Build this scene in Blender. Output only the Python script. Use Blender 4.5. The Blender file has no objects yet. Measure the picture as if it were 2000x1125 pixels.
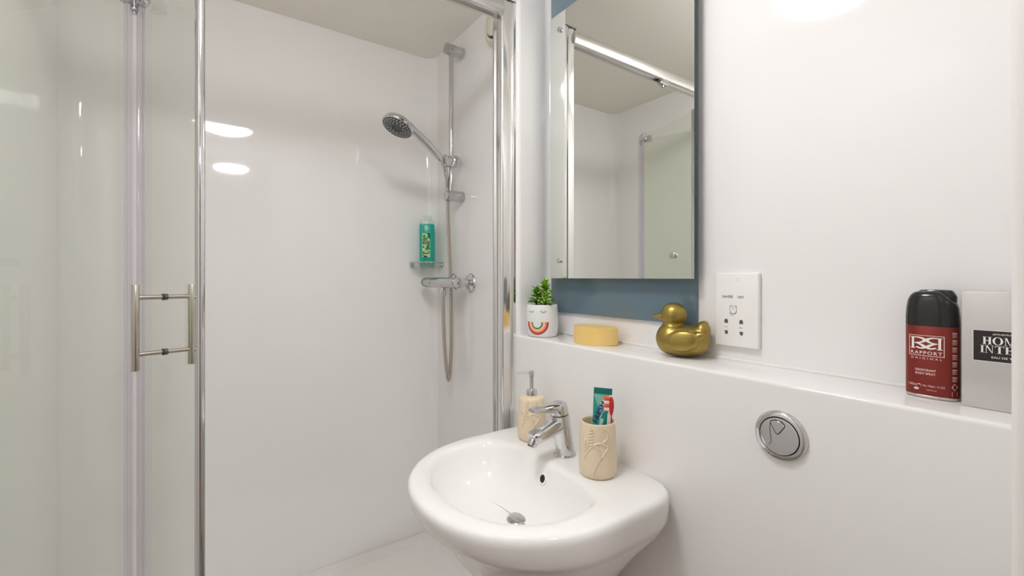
import bpy, bmesh, math, random
from mathutils import Matrix, Vector
PI = math.pi
random.seed(7)
S = bpy.context.scene
COL = S.collection

# ------------------------------------------------------------------ camera, world, lamps, exposure
cam_d = bpy.data.cameras.new('camera')
cam = bpy.data.objects.new('camera', cam_d); COL.objects.link(cam)
cam.location = (0, 0, 1.2)
cam.rotation_euler = (PI/2, 0, -math.radians(34.98))
cam_d.sensor_width = 36; cam_d.lens = 36*869/2000
cam_d.shift_y = -21.5/2000
cam_d.clip_start = 0.01
S.camera = cam
world = bpy.data.worlds.new('world'); S.world = world; world.use_nodes = True
world.node_tree.nodes['Background'].inputs[0].default_value = (1, .97, .93, 1)
world.node_tree.nodes['Background'].inputs[1].default_value = .25
LAMP_STRENGTH = 32.0          # radiance of the bathroom ceiling lamp's diffuser
HALL_STRENGTH = 95.0
LAMP_COLOR = (.995, .996, 1.022, 1)
S.view_settings.view_transform = 'Standard'; S.view_settings.look = 'None'
S.view_settings.gamma = 1; S.view_settings.use_curve_mapping = False
S.view_settings.exposure = 0.19
S.cycles.max_bounces = 16; S.cycles.diffuse_bounces = 16; S.cycles.glossy_bounces = 8
S.cycles.transparent_max_bounces = 24; S.cycles.transmission_bounces = 10
S.cycles.sample_clamp_indirect = 6

# ------------------------------------------------------------------ materials
def srgb(r, g, b):
    f = lambda c: ((c/255)/12.92 if c/255 <= .04045 else ((c/255+.055)/1.055)**2.4)
    return (f(r), f(g), f(b), 1)

def mat(name, col, rough=.4, metal=0, var=.03, scale=18, bump=0, bscale=30, ior=1.5, sss=0, emit=None, coat=0, bdist=.002):
    m = bpy.data.materials.new(name); m.use_nodes = True
    nt = m.node_tree; p = nt.nodes['Principled BSDF']
    if len(col) == 3: col = (*col, 1)
    tc = nt.nodes.new('ShaderNodeTexCoord')
    if var:
        n = nt.nodes.new('ShaderNodeTexNoise'); n.inputs['Scale'].default_value = scale
        n.inputs['Detail'].default_value = 3
        nt.links.new(tc.outputs['Object'], n.inputs['Vector'])
        mx = nt.nodes.new('ShaderNodeMix'); mx.data_type = 'RGBA'
        mx.inputs[6].default_value = tuple(c*(1-var) for c in col[:3]) + (1,)
        mx.inputs[7].default_value = tuple(min(1, c*(1+var)) for c in col[:3]) + (1,)
        nt.links.new(n.outputs['Fac'], mx.inputs[0]); nt.links.new(mx.outputs[2], p.inputs['Base Color'])
    else:
        p.inputs['Base Color'].default_value = col
    p.inputs['Roughness'].default_value = rough; p.inputs['Metallic'].default_value = metal
    p.inputs['IOR'].default_value = ior
    if coat: p.inputs['Coat Weight'].default_value = coat; p.inputs['Coat Roughness'].default_value = .04
    if sss:
        p.inputs['Subsurface Weight'].default_value = sss
        p.inputs['Subsurface Radius'].default_value = (.02, .012, .006); p.inputs['Subsurface Scale'].default_value = .6
    if emit:
        p.inputs['Emission Color'].default_value = LAMP_COLOR; p.inputs['Emission Strength'].default_value = emit
    if bump:
        n2 = nt.nodes.new('ShaderNodeTexNoise'); n2.inputs['Scale'].default_value = bscale
        nt.links.new(tc.outputs['Object'], n2.inputs['Vector'])
        b = nt.nodes.new('ShaderNodeBump'); b.inputs['Strength'].default_value = bump; b.inputs['Distance'].default_value = bdist
        nt.links.new(n2.outputs['Fac'], b.inputs['Height']); nt.links.new(b.outputs['Normal'], p.inputs['Normal'])
    return m

def clear(name, tint, rough=0.0, haze=0, haze_col=(1, 1, 1, 1), ior=1.5):
    """thin clear sheet: fresnel mix of a transparent and a glossy lobe, with optional milky part"""
    m = bpy.data.materials.new(name); m.use_nodes = True
    nt = m.node_tree; nt.nodes.clear()
    out = nt.nodes.new('ShaderNodeOutputMaterial')
    tr = nt.nodes.new('ShaderNodeBsdfTransparent'); tr.inputs[0].default_value = (*tint, 1)
    gl = nt.nodes.new('ShaderNodeBsdfGlossy'); gl.inputs['Roughness'].default_value = rough
    # small streak-free variation keeps the sheet from looking perfect
    fr = nt.nodes.new('ShaderNodeFresnel'); fr.inputs[0].default_value = ior
    geo = nt.nodes.new('ShaderNodeNewGeometry')
    inv = nt.nodes.new('ShaderNodeMath'); inv.operation = 'MULTIPLY'
    om = nt.nodes.new('ShaderNodeMath'); om.operation = 'SUBTRACT'; om.inputs[0].default_value = 1
    nt.links.new(geo.outputs['Backfacing'], om.inputs[1])
    nt.links.new(fr.outputs[0], inv.inputs[0]); nt.links.new(om.outputs[0], inv.inputs[1])
    mx = nt.nodes.new('ShaderNodeMixShader')
    nt.links.new(inv.outputs[0], mx.inputs[0]); nt.links.new(tr.outputs[0], mx.inputs[1]); nt.links.new(gl.outputs[0], mx.inputs[2])
    last = mx
    if haze:
        df = nt.nodes.new('ShaderNodeBsdfDiffuse'); df.inputs[0].default_value = haze_col
        m2 = nt.nodes.new('ShaderNodeMixShader'); m2.inputs[0].default_value = haze
        nt.links.new(mx.outputs[0], m2.inputs[1]); nt.links.new(df.outputs[0], m2.inputs[2]); last = m2
    nt.links.new(last.outputs[0], out.inputs[0])
    return m

M = {}
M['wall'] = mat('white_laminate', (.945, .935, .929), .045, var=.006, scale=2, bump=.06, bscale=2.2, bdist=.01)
M['wall_lamp_offset'] = mat('white_laminate_lamp_offset', (.840, .832, .828), .045, var=.008, scale=2)  # same laminate as 'wall', colour darkened to even out the stronger lamplight here
M['ceiling'] = mat('ceiling_paint', (.90, .87, .81), .8, var=.01, scale=3)
M['tray'] = mat('white_acrylic_tray', (.85, .83, .81), .2, var=.01)
M['vinyl'] = mat('grey_vinyl', (.30, .26, .22), .5, var=.12, scale=60)
M['wood'] = mat('brown_wood_floor', (.26, .15, .08), .4, var=.25, scale=9)
M['door'] = mat('oak_door', (.34, .19, .09), .4, var=.2, scale=12)
M['hall'] = mat('cream_paint', (.72, .67, .6), .7, var=.02)
M['jamb'] = mat('white_gloss_paint', (.83, .81, .78), .35, var=.01)
M['porcelain'] = mat('white_porcelain', (.86, .855, .84), .07, var=.006, scale=5)
M['chrome'] = mat('chrome', (.65, .65, .66), .06, 1, var=.01)
M['chrome_soft'] = mat('satin_chrome', (.58, .58, .585), .16, 1, var=.02)
M['polished'] = mat('polished_aluminium', (.84, .835, .83), .12, 1, var=.02)
M['satin_rail'] = mat('satin_aluminium', (.76, .74, .72), .30, 1, var=.02)
M['steel'] = mat('brushed_steel', (.62, .58, .52), .24, 1, var=.05, scale=80)
M['hose'] = mat('hose_steel', (.60, .55, .49), .25, 1, var=.05)
M['grey_plastic'] = mat('grey_plastic', (.075, .078, .08), .45, var=.06)
M['light_rubber'] = mat('pale_rubber', (.68, .68, .68), .5)
M['dark'] = mat('black_gap', (.012, .012, .012), .6, var=.1)
M['rubber'] = mat('dark_rubber', (.05, .045, .04), .6)
M['glass'] = clear('shower_glass', (.970, .981, .958))
M['seal'] = clear('clear_pvc', (.965, .95, .98), .1, .05, (.80, .77, .88, 1))
M['acrylic'] = clear('clear_acrylic', (.90, .925, .915), .02, .10, (.75, .82, .80, 1))
M['bottle_clear'] = clear('milky_plastic', (.93, .97, .95), .05, .30, (.75, .86, .80, 1))
M['teal'] = mat('teal_shampoo', (.008, .42, .33), .18, var=.04, sss=.15)
M['mirror'] = mat('mirror_silver', (.845, .86, .825), 0.0, 1, var=0)
M['mirror_edge'] = mat('dark_glass_edge', (.02, .035, .035), .15, var=.3, scale=60)
M['blue'] = mat('blue_back_painted_glass', srgb(106, 128, 142), .04, var=.01)
M['socket'] = mat('white_socket_plastic', (.86, .855, .83), .28, var=.006)
M['slot'] = mat('socket_slot', (.10, .095, .08), .6)
M['ink'] = mat('black_ink', (.03, .03, .035), .6)
M['ink_grey'] = mat('grey_ink', (.16, .17, .20), .6)
M['vent'] = mat('cream_plastic', (.72, .69, .58), .4, var=.02)
M['gold'] = mat('gold_paint', (.36, .265, .070), .36, .85, var=.08, scale=35)
M['soap'] = mat('yellow_soap', (.87, .62, .22), .38, var=.03, sss=.35)
M['pot'] = mat('white_ceramic_pot', (.82, .82, .82), .35, var=.02)
M['soil'] = mat('brown_soil', (.10, .07, .045), .9, var=.4, scale=120)
M['stem'] = mat('plant_stem', (.06, .10, .02), .6)
M['leaf'] = mat('bright_leaf', (.34, .60, .035), .42, var=.35, scale=60)
M['leaf_dark'] = mat('deep_leaf', (.07, .24, .03), .45, var=.35, scale=60)
M['print_red'] = mat('print_dark_red', srgb(178, 40, 45), .5)
M['print_coral'] = mat('print_coral', srgb(232, 128, 108), .5)
M['print_cream'] = mat('print_cream', srgb(245, 205, 150), .5)
M['print_yellow'] = mat('print_yellow', srgb(228, 190, 110), .5)
M['print_grey'] = mat('print_grey_green', srgb(98, 108, 105), .5)
M['stone'] = mat('cream_stoneware', srgb(226, 209, 181), .42, var=.05, scale=40, bump=.15, bscale=55)
M['stone_in'] = mat('cream_glaze', srgb(205, 190, 160), .4, var=.04)
M['can_red'] = mat('maroon_can', (.21, .022, .016), .34, var=.05, metal=.35)
M['can_metal'] = mat('can_aluminium', (.62, .58, .53), .3, 1)
M['cap_black'] = mat('black_gloss_plastic', (.012, .012, .012), .14, var=.1)
M['print_pink'] = mat('print_pale_pink', (.80, .58, .54), .5)
M['print_white'] = mat('print_white', (.85, .83, .80), .5)
M['silver_box'] = mat('silver_card', (.60, .575, .56), .30, .45, var=.02)
M['label_black'] = mat('label_black', (.018, .013, .012), .35)
M['tube_green'] = mat('tube_teal', (.01, .33, .25), .3, var=.05)
M['tube_dark'] = mat('tube_dark_teal', (.005, .17, .15), .35)
M['tube_light'] = mat('tube_pale', (.60, .80, .76), .35)
M['tube_navy'] = mat('tube_navy', (.02, .03, .22), .4)
M['brush_red'] = mat('brush_red', (.58, .02, .03), .35)
M['brush_white'] = mat('brush_white', (.84, .76, .70), .4)
M['brush_orange'] = mat('brush_orange', (.78, .13, .03), .5)
M['leaf_print'] = mat('leaf_print', srgb(60, 140, 62), .5, var=.3, scale=90)
M['leaf_pale'] = mat('leaf_print_pale', srgb(196, 226, 176), .5, var=.1)
M['label_green'] = mat('label_dark_green', srgb(18, 48, 32), .4)
M['lamp'] = mat('lamp_diffuser', (.9, .9, .88), .4, emit=LAMP_STRENGTH)
M['lamp_hall'] = mat('hall_lamp_diffuser', (.9, .9, .88), .4, emit=HALL_STRENGTH)

# ------------------------------------------------------------------ helpers
def world_of(o):
    m = Matrix.LocRotScale(o.location, o.rotation_euler, o.scale)
    return world_of(o.parent) @ m if o.parent else m

def finish(bm, name, m, parent=None, world=False, smooth=35, loc=None, recalc=True):
    if recalc: bmesh.ops.recalc_face_normals(bm, faces=bm.faces[:])
    o = bpy.data.objects.new(name, None)
    me = bpy.data.meshes.new(name)
    if parent is not None and world: bm.transform(world_of(parent).inverted())
    if loc is not None: bm.transform(Matrix.Translation(-Vector(loc)))
    bm.to_mesh(me); bm.free()
    if smooth is not None and len(me.polygons):
        me.polygons.foreach_set('use_smooth', [True]*len(me.polygons))
        me.set_sharp_from_angle(angle=math.radians(smooth))
    bpy.data.objects.remove(o)
    o = bpy.data.objects.new(name, me); COL.objects.link(o)
    if m is not None: me.materials.append(M[m])
    if parent is not None: o.parent = parent
    if loc is not None: o.location = loc
    if name.endswith('lettering') or name in ('label_band', 'leaf_print', 'print', 'eyelashes', 'pictogram'): o['kind'] = 'stuff'
    return o

def thing(name, label, cat, loc=(0, 0, 0), rotz=0, group=None):
    o = bpy.data.objects.new(name, None); COL.objects.link(o); o.empty_display_size = .02
    o.location = loc; o.rotation_euler = (0, 0, rotz)
    o['label'] = label; o['category'] = cat
    if group: o['group'] = group
    return o

def tag(o, label, cat, group=None):
    o['label'] = label; o['category'] = cat
    if group: o['group'] = group
    return o

def B(): return bmesh.new()

def struct(name, bm, m, smooth=35):
    o = finish(bm, name, m, smooth=smooth); o['kind'] = 'structure'; return o

def box(bm, a, b, bev=0, seg=2):
    r = bmesh.ops.create_cube(bm, size=1)
    vs = r['verts']
    for v in vs:
        v.co = Vector([a[i] + (v.co[i]+.5)*(b[i]-a[i]) for i in range(3)])
    if bev:
        es = list({e for v in vs for e in v.link_edges})
        bmesh.ops.bevel(bm, geom=es, offset=bev, segments=seg, profile=.5, affect='EDGES', clamp_overlap=True)
    return bm

def obox(bm, c, ax, ay, az, sx, sy, sz, bev=0, seg=2):
    """box of full sizes about centre c along three axes"""
    t = bmesh.new(); box(t, (-sx/2, -sy/2, -sz/2), (sx/2, sy/2, sz/2), bev, seg)
    ax, ay, az = Vector(ax), Vector(ay), Vector(az)
    m = Matrix((( *[ax[0], ay[0], az[0]], c[0]), (ax[1], ay[1], az[1], c[1]), (ax[2], ay[2], az[2], c[2]), (0, 0, 0, 1)))
    t.transform(m); join(bm, t)

def join(bm, t):
    me = bpy.data.meshes.new('tmp'); t.to_mesh(me); t.free(); bm.from_mesh(me); bpy.data.meshes.remove(me)

def loft(bm, rings, cap0=True, cap1=True, closed=True):
    vr = [[bm.verts.new(p) for p in r] for r in rings]
    n = len(vr[0])
    for a, b in zip(vr, vr[1:]):
        for i in range(n if closed else n-1):
            j = (i+1) % n
            bm.faces.new((a[i], a[j], b[j], b[i]))
    if cap0: bm.faces.new(vr[0][::-1])
    if cap1: bm.faces.new(vr[-1])
    return vr

def frame(d):
    d = Vector(d).normalized()
    u = d.orthogonal().normalized() if abs(d.z) > .999 else Vector((0, 0, 1)).cross(d).normalized()
    return d, u, d.cross(u)

def lathe(bm, prof, at=(0, 0, 0), d=(0, 0, 1), seg=40, sx=1, sy=1):
    d, u, v = frame(d) if tuple(d) != (0, 0, 1) else (Vector((0, 0, 1)), Vector((1, 0, 0)), Vector((0, 1, 0)))
    at = Vector(at)
    rings = [[at + d*z + u*(math.cos(2*PI*i/seg)*max(r, 1e-5)*sx) + v*(math.sin(2*PI*i/seg)*max(r, 1e-5)*sy) for i in range(seg)] for r, z in prof]
    loft(bm, rings)
    return bm

def cyl(bm, a, b, r, seg=28, bev=0, r2=None):
    a, b = Vector(a), Vector(b); L = (b-a).length; r2 = r if r2 is None else r2
    if bev: prof = [(r-bev, 0), (r-bev*.3, bev*.3), (r, bev), (r2, L-bev), (r2-bev*.3, L-bev*.3), (r2-bev, L)]
    else: prof = [(r, 0), (r2, L)]
    return lathe(bm, prof, a, b-a, seg)

def catmull(pts, n=12):
    P = [Vector(p) for p in pts]; P = [2*P[0]-P[1]] + P + [2*P[-1]-P[-2]]
    out = []
    for i in range(1, len(P)-2):
        for k in range(n):
            t = k/n
            a, b, c, d = P[i-1:i+3]
            out.append(.5*((2*b) + (c-a)*t + (2*a-5*b+4*c-d)*t*t + (3*b-a-3*c+d)*t**3))
    out.append(P[-2]); return out

def tube(bm, pts, r, seg=10):
    pts = [Vector(p) for p in pts]
    rs = r if isinstance(r, (list, tuple)) else [r]*len(pts)
    t = (pts[1]-pts[0]).normalized(); _, u, v = frame(t)
    rings = []
    for i, p in enumerate(pts):
        q = pts[min(i+1, len(pts)-1)] - pts[max(i-1, 0)]
        q.normalize()
        u = (u - q*u.dot(q)).normalized(); v = q.cross(u)
        rings.append([p + (u*math.cos(2*PI*k/seg) + v*math.sin(2*PI*k/seg))*rs[i] for k in range(seg)])
    loft(bm, rings); return bm

def prism(bm, poly, z0, z1):
    a = [bm.verts.new((x, y, z0)) for x, y in poly]; b = [bm.verts.new((x, y, z1)) for x, y in poly]
    n = len(poly)
    for i in range(n):
        j = (i+1) % n; bm.faces.new((a[i], a[j], b[j], b[i]))
    bm.faces.new(a[::-1]); bm.faces.new(b); return bm

def arc(cx, cy, r, a0, a1, n=10):
    return [(cx + r*math.cos(math.radians(a0+(a1-a0)*i/n)), cy + r*math.sin(math.radians(a0+(a1-a0)*i/n))) for i in range(n+1)]

def stroke(bm, pts, w, f, closed=False):
    """flat printed line of width w through 2-D points, mapped to 3-D by f(u, v)"""
    P = [Vector((p[0], p[1])) for p in pts]; n = len(P); L = []; Rr = []
    ws = w if isinstance(w, (list, tuple)) else [w]*n
    for i, p in enumerate(P):
        a = P[(i-1) % n] if closed else P[max(i-1, 0)]
        b = P[(i+1) % n] if closed else P[min(i+1, n-1)]
        d = (b-a).normalized(); nn = Vector((-d.y, d.x))*ws[i]/2
        L.append(bm.verts.new(f(*(p+nn)))); Rr.append(bm.verts.new(f(*(p-nn))))
    for i in range(n if closed else n-1):
        j = (i+1) % n
        bm.faces.new((L[i], L[j], Rr[j], Rr[i]))
    return bm

def poly(bm, pts, f):
    return bm.faces.new([bm.verts.new(f(*p)) for p in pts])

def frect(bm, x0, y0, x1, y1, f): poly(bm, [(x0, y0), (x1, y0), (x1, y1), (x0, y1)], f)

def text(bm, s, width, cx, cy, f, height=None, spacing=1.0, rot=0, bold=0):
    """lettering as a flat mesh, centred on (cx, cy), scaled to a width (and a cap height)"""
    cu = bpy.data.curves.new('t', 'FONT'); cu.body = s; cu.space_character = spacing; cu.offset = bold
    o = bpy.data.objects.new('t', cu); COL.objects.link(o)
    dg = bpy.context.evaluated_depsgraph_get()
    me = bpy.data.meshes.new_from_object(o.evaluated_get(dg))
    bpy.data.objects.remove(o); bpy.data.curves.remove(cu)
    xs = [v.co.x for v in me.vertices]; ys = [v.co.y for v in me.vertices]
    x0, x1, y0, y1 = min(xs), max(xs), min(ys), max(ys)
    k = width/(x1-x0); ky = height/(y1-y0) if height else k
    c, sn = math.cos(rot), math.sin(rot)
    vs = []
    for v in me.vertices:
        x, y = (v.co.x-(x0+x1)/2)*k, (v.co.y-(y0+y1)/2)*ky
        vs.append(bm.verts.new(f(cx+x*c-y*sn, cy+x*sn+y*c)))
    for p in me.polygons:
        try: bm.faces.new([vs[i] for i in p.vertices])
        except ValueError: pass
    bpy.data.meshes.remove(me)

def remesh(bm, voxel, smooth_it=8):
    me = bpy.data.meshes.new('r'); bm.to_mesh(me); bm.free()
    o = bpy.data.objects.new('r', me); COL.objects.link(o)
    md = o.modifiers.new('m', 'REMESH'); md.mode = 'VOXEL'; md.voxel_size = voxel
    sm = o.modifiers.new('s', 'SMOOTH'); sm.iterations = smooth_it; sm.factor = .5
    dg = bpy.context.evaluated_depsgraph_get()
    m2 = bpy.data.meshes.new_from_object(o.evaluated_get(dg))
    bpy.data.objects.remove(o); bpy.data.meshes.remove(me)
    b = bmesh.new(); b.from_mesh(m2); bpy.data.meshes.remove(m2); return b

def ellipsoid(bm, c, r, rot=None, seg=32):
    t = bmesh.new(); bmesh.ops.create_uvsphere(t, u_segments=seg, v_segments=seg//2, radius=1)
    m = Matrix.Diagonal((*r, 1))
    if rot is not None: m = rot @ m
    t.transform(Matrix.Translation(c) @ m); join(bm, t)

# ------------------------------------------------------------------ the room
CZ = 2.155
XL, XS, XA, XB, YB, YN = -.33, .84, .87, .742, 1.81, .053
r = .05
bm = B()
inner = arc(XL+r, YB-r, r, 180, 90) + arc(XS-r, YB-r, r, 90, 0)
prism(bm, inner + [(XS+.12, YB-r), (XS+.12, YB+.1), (XL-.1, YB+.1), (XL-.1, YB-r)], 0, CZ)
struct('wall_back', bm, 'wall')
bm = B(); box(bm, (XL-.1, YN, 0), (XL, YB-r, CZ)); struct('wall_left', bm, 'wall')
bm = B()
path = [(XS, YB-r), (XS, 1.08), (XB+.006, 1.08)] + arc(XB+.006, 1.074, .006, 90, 180, 4) \
     + arc(XB+.012, 1.043, .012, 180, 268, 8) + arc(XA-.022, 1.020, .022, 92, 0, 10) + [(XA, YN), (XA+.1, YN), (XA+.1, YB-r)]
prism(bm, path, 0, CZ); struct('wall_right', bm, 'wall_lamp_offset')
bm = B(); box(bm, (XB, YN, 0), (XA+.05, 1.06, 1.034), .006, 4); struct('wall_basin', bm, 'wall_lamp_offset')
bm = B(); box(bm, (XA-.004, YN+.001, 1.0338), (XA+.002, 1.0, 1.0385), .0012, 2); struct('trim_1', bm, 'socket')
bm = B(); box(bm, (XL-.7, -2.1, CZ), (XA+.6, YB+.12, CZ+.08)); struct('ceiling', bm, 'ceiling')
bm = B(); box(bm, (XL-.1, -.06, -.08), (XA+.1, YB+.1, 0)); struct('floor', bm, 'vinyl')
# doorway the picture is taken from, and the passage behind it
bm = B(); box(bm, (.442, -.06, 0), (XA+.1, YN, CZ), .008, 3); struct('wall_near', bm, 'jamb')
bm = B(); box(bm, (XL-.1, -.06, 0), (-.312, YN, CZ), .006, 3); box(bm, (-.312, -.06, 2.02), (.45, YN, CZ), .004, 2)
struct('wall_front', bm, 'jamb')
bm = B(); box(bm, (XL-.7, -2.1, -.08), (XA+.6, -.06, 0)); struct('floor_passage', bm, 'wood')
bm = B(); box(bm, (XL-.7, -2.1, 0), (XA+.6, -2.0, CZ)); struct('wall_passage', bm, 'hall')
bm = B(); box(bm, (XL-.7, -2.0, 0), (XL-.6, -.06, CZ)); struct('wall_passage_left', bm, 'hall')
bm = B(); box(bm, (XA+.5, -2.0, 0), (XA+.6, -.06, CZ)); struct('wall_passage_right', bm, 'hall')
bm = B(); box(bm, (-.55, -2.0, .01), (.23, -1.96, 1.98), .004); d1 = struct('door_1', bm, 'door')
bm = B(); cyl(bm, (.15, -1.96, 1.0), (.15, -1.91, 1.0), .01); cyl(bm, (.15, -1.915, 1.0), (.04, -1.915, 1.0), .009)
finish(bm, 'door_handle', 'steel', d1)

# ------------------------------------------------------------------ ceiling lamps
def lamp(x, y, R, m, label, dep=.07):
    t = thing('ceiling_light', label, 'light', (x, y, CZ))
    bm = B(); lathe(bm, [(R*.98, 0), (R*1.02, -.006), (R*1.02, -.052), (R*.96, -.056)], seg=56); finish(bm, 'base_ring', 'socket', t)
    bm = B(); lathe(bm, [(R*.95, -.056)] + [(R*.95*math.cos(a*PI/24), -.056-dep*math.sin(a*PI/24)) for a in range(1, 13)], seg=56)
    finish(bm, 'diffuser', m, t, smooth=80)
lamp(.153, .546, .145, 'lamp', 'round white dome ceiling light above the basin')
lamp(.27, -.72, .10, 'lamp_hall', 'round white dome ceiling light in the passage behind the doorway', .025)

# ------------------------------------------------------------------ shower tray and enclosure
t = thing('shower_tray', 'white acrylic shower tray across the end of the room', 'shower tray', (.24, 1.42, 0))
bm = B(); z0 = .09
def rr(x0, y0, x1, y1, r_, z):
    p = arc(x1-r_, y1-r_, r_, 0, 90, 6) + arc(x0+r_, y1-r_, r_, 90, 180, 6) + arc(x0+r_, y0+r_, r_, 180, 270, 6) + arc(x1-r_, y0+r_, r_, 270, 360, 6)
    return [(x, y, z) for x, y in p]
loft(bm, [rr(XL, 1.02, XS, YB, .01, 0), rr(XL, 1.02, XS, YB, .01, z0-.008), rr(XL+.004, 1.026, XS-.004, YB-.004, .012, z0),
          rr(XL+.05, 1.12, XS-.05, YB-.05, .06, z0), rr(XL+.06, 1.13, XS-.06, YB-.06, .06, z0-.012), rr(.2, 1.4, .3, 1.5, .04, z0-.022)])
finish(bm, 'tray', 'tray', t, True)
bm = B(); lathe(bm, [(.045, 0), (.045, .004), (.038, .008), (0, .009)], (.25, 1.45, z0-.022)); finish(bm, 'waste_cover', 'chrome', t, True)

YE = 1.06
t = thing('shower_enclosure', 'polished aluminium shower enclosure with a top rail and an upright post beside the shelf', 'shower frame', (.72, YE, .09))
bm = B()   # rail with a softly rounded face, runs straight across the room
prof = [(-.021, 1.942), (-.023, 1.947), (-.0235, 1.96), (-.022, 1.974), (-.017, 1.981), (.014, 1.981), (.019, 1.976), (.019, 1.942), (.010, 1.942), (.010, 1.95), (-.008, 1.95), (-.008, 1.942)]
loft(bm, [[(x, YE+y, z) for y, z in prof] for x in (XL, .70)]); finish(bm, 'top_rail', 'satin_rail', t, True, smooth=50)
bm = B()
pp = [(XB, 1.041)] + arc(.735, 1.046, .005, 270, 200, 4) + [(.727, 1.0415), (.722, 1.044)] + arc(.703, 1.051, .008, 265, 180, 6) + [(.6945, 1.062), (.697, 1.066), (.697, 1.076), (XB, 1.076)]
prism(bm, [p for p in pp], .09, 1.986); finish(bm, 'wall_post', 'polished', t, True, smooth=40)
bm = B(); prism(bm, [(.735, 1.0762), (.699, 1.0762), (.6935, 1.082), (.6935, 1.088), (.699, 1.092), (.735, 1.092)], .095, 1.94); finish(bm, 'inner_channel', 'chrome_soft', t, True)
bm = B(); box(bm, (.692, 1.040, 1.986), (XB, 1.078, 1.989), .001); finish(bm, 'post_cap', 'grey_plastic', t, True)
bm = B(); box(bm, (XL, 1.045, .09), (.70, 1.078, .108), .004); finish(bm, 'threshold', 'polished', t, True)
bm = B(); box(bm, (XL, 1.04, .09), (XL+.03, 1.09, 1.986), .004); finish(bm, 'hinge_post', 'polished', t, True)
bm = B(); box(bm, (.205, 1.05, 1.93), (.25, 1.07, 1.943), .002); cyl(bm, (.228, 1.06, 1.922), (.228, 1.06, 1.935), .006); finish(bm, 'guide', 'chrome_soft', t, True)

# folding door: leading leaf A (rail to hinge) and hanging leaf B (hinge to the left post)
SA, HA = Vector((0, 1.07, 0)), Vector((-.1244, 1.452, 0))
HB, JB = Vector((-.147, 1.452, 0)), Vector((-.300, 1.07, 0))
dA = (HA-SA).normalized(); LA = (HA-SA).length; nA = Vector((dA.y, -dA.x, 0))
dB = (JB-HB).normalized(); LB = (JB-HB).length; nB = Vector((dB.y, -dB.x, 0))
Z = Vector((0, 0, 1))
t = thing('folding_shower_door', 'two-leaf frameless glass folding shower door standing half folded', 'shower door', (HA.x, HA.y, .09))
def leaf(S0, d, n, a, b, z0, z1):
    bm = B(); c = S0 + d*(a+b)/2 + Z*(z0+z1)/2; obox(bm, c, d, n, Z, b-a, .006, z1-z0); return bm
gA = finish(leaf(SA, dA, nA, .012, LA-.006, .115, 1.89), 'glass_panel', 'glass', t, True, smooth=None)
gB = finish(leaf(HB, dB, nB, .004, LB-.008, .115, 1.89), 'glass_panel', 'glass', t, True, smooth=None)
bm = B()   # chrome closing edge of leaf A
obox(bm, SA + dA*.004 + Z*1.0, dA, nA, Z, .022, .013, 1.79, .004, 3); finish(bm, 'edge_profile', 'chrome', gA, True)
bm = B(); obox(bm, SA + dA*.017 + Z*1.0, dA, nA, Z, .005, .009, 1.785, .001); finish(bm, 'edge_gasket', 'light_rubber', gA, True)
for (S0, d, n, a, b, par) in ((SA, dA, nA, LA-.014, LA+.004, gA), (HB, dB, nB, -.006, .008, gB)):
    bm = B()
    for s in (-1, 1):
        obox(bm, S0 + d*(a+b)/2 + n*(s*.0055) + Z*1.0, d, n, Z, b-a, .0022, 1.77, .0008)
    obox(bm, S0 + d*(b if par is gA else a) + Z*1.0, d, n, Z, .004, .012, 1.77, .0015)
    finish(bm, 'seal_strip', 'seal', par, True)
for zc in (1.888, .135):
    bm = B()
    obox(bm, SA + dA*(LA-.028) + Z*zc, dA, nA, Z, .036, .020, .03, .003)
    obox(bm, HB + dB*.026 + Z*zc, dB, nB, Z, .036, .020, .03, .003)
    cyl(bm, Vector((-.136, 1.456, zc-.022)), Vector((-.136, 1.456, zc+.018)), .009, bev=.002)
    cyl(bm, Vector((-.136, 1.456, zc-.030)), Vector((-.136, 1.456, zc-.020)), .005, bev=.001)
    finish(bm, 'hinge', 'chrome', t, True)
hc = SA + dA*(LA*.535)
bm = B()
for s in (-1, 1):
    c = hc + nA*(s*.052); cyl(bm, c + Z*.996, c + Z*1.183, .0078, bev=.001)
    for z in (1.031, 1.155):
        cyl(bm, hc + nA*(s*.004) + Z*z, c - nA*(s*.006) + Z*z, .0052)
hd = finish(bm, 'handle', 'steel', gA, True)
bm = B()
for z in (1.031, 1.155): cyl(bm, hc - nA*.0055 + Z*z, hc + nA*.0055 + Z*z, .0072, bev=.001)
finish(bm, 'handle_collar', 'rubber', gA, True)

# ------------------------------------------------------------------ riser rail, handset, valve, hose
XR, YR = .79, 1.537
t = thing('shower_riser_rail', 'chrome shower riser rail on two wall brackets in the shower corner', 'shower rail', (XS, YR, 1.51))
bm = B(); cyl(bm, (XR, YR, 1.495), (XR, YR, 2.085), .0095); finish(bm, 'rail', 'chrome', t, True)
for z in (1.512, 2.073):
    bm = B(); cyl(bm, (XR-.024, YR, z), (XS, YR, z), .0205, 36, .002); b_ = finish(bm, 'bracket', 'chrome_soft', t, True)
    bm = B(); cyl(bm, (XR-.0145, YR, z), (XR-.012, YR, z), .0209, 36); finish(bm, 'bracket_seam', 'chrome', b_, True)
bm = B()
H0 = Vector((.750, 1.520, 1.640))
cyl(bm, (XR-.012, YR-.012, 1.642), (XR+.012, YR+.012, 1.642), .0225, 32, .003)
cyl(bm, H0+Vector((0, 0, -.008)), (XR, YR, 1.645), .0205, 32, .002)
lathe(bm, [(0, -.022), (.012, -.020), (.0200, -.011), (.0220, 0), (.0200, .011), (.012, .020), (0, .022)], (XR+.02, YR+.002, 1.648), (.8, -.35, .1), 28)
lathe(bm, [(.014, -.024), (.0195, -.019), (.021, 0), (.018, .014), (.013, .018)], H0, (-.5, -.25, .83), 28)
finish(bm, 'slider', 'chrome', t, True)

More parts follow.
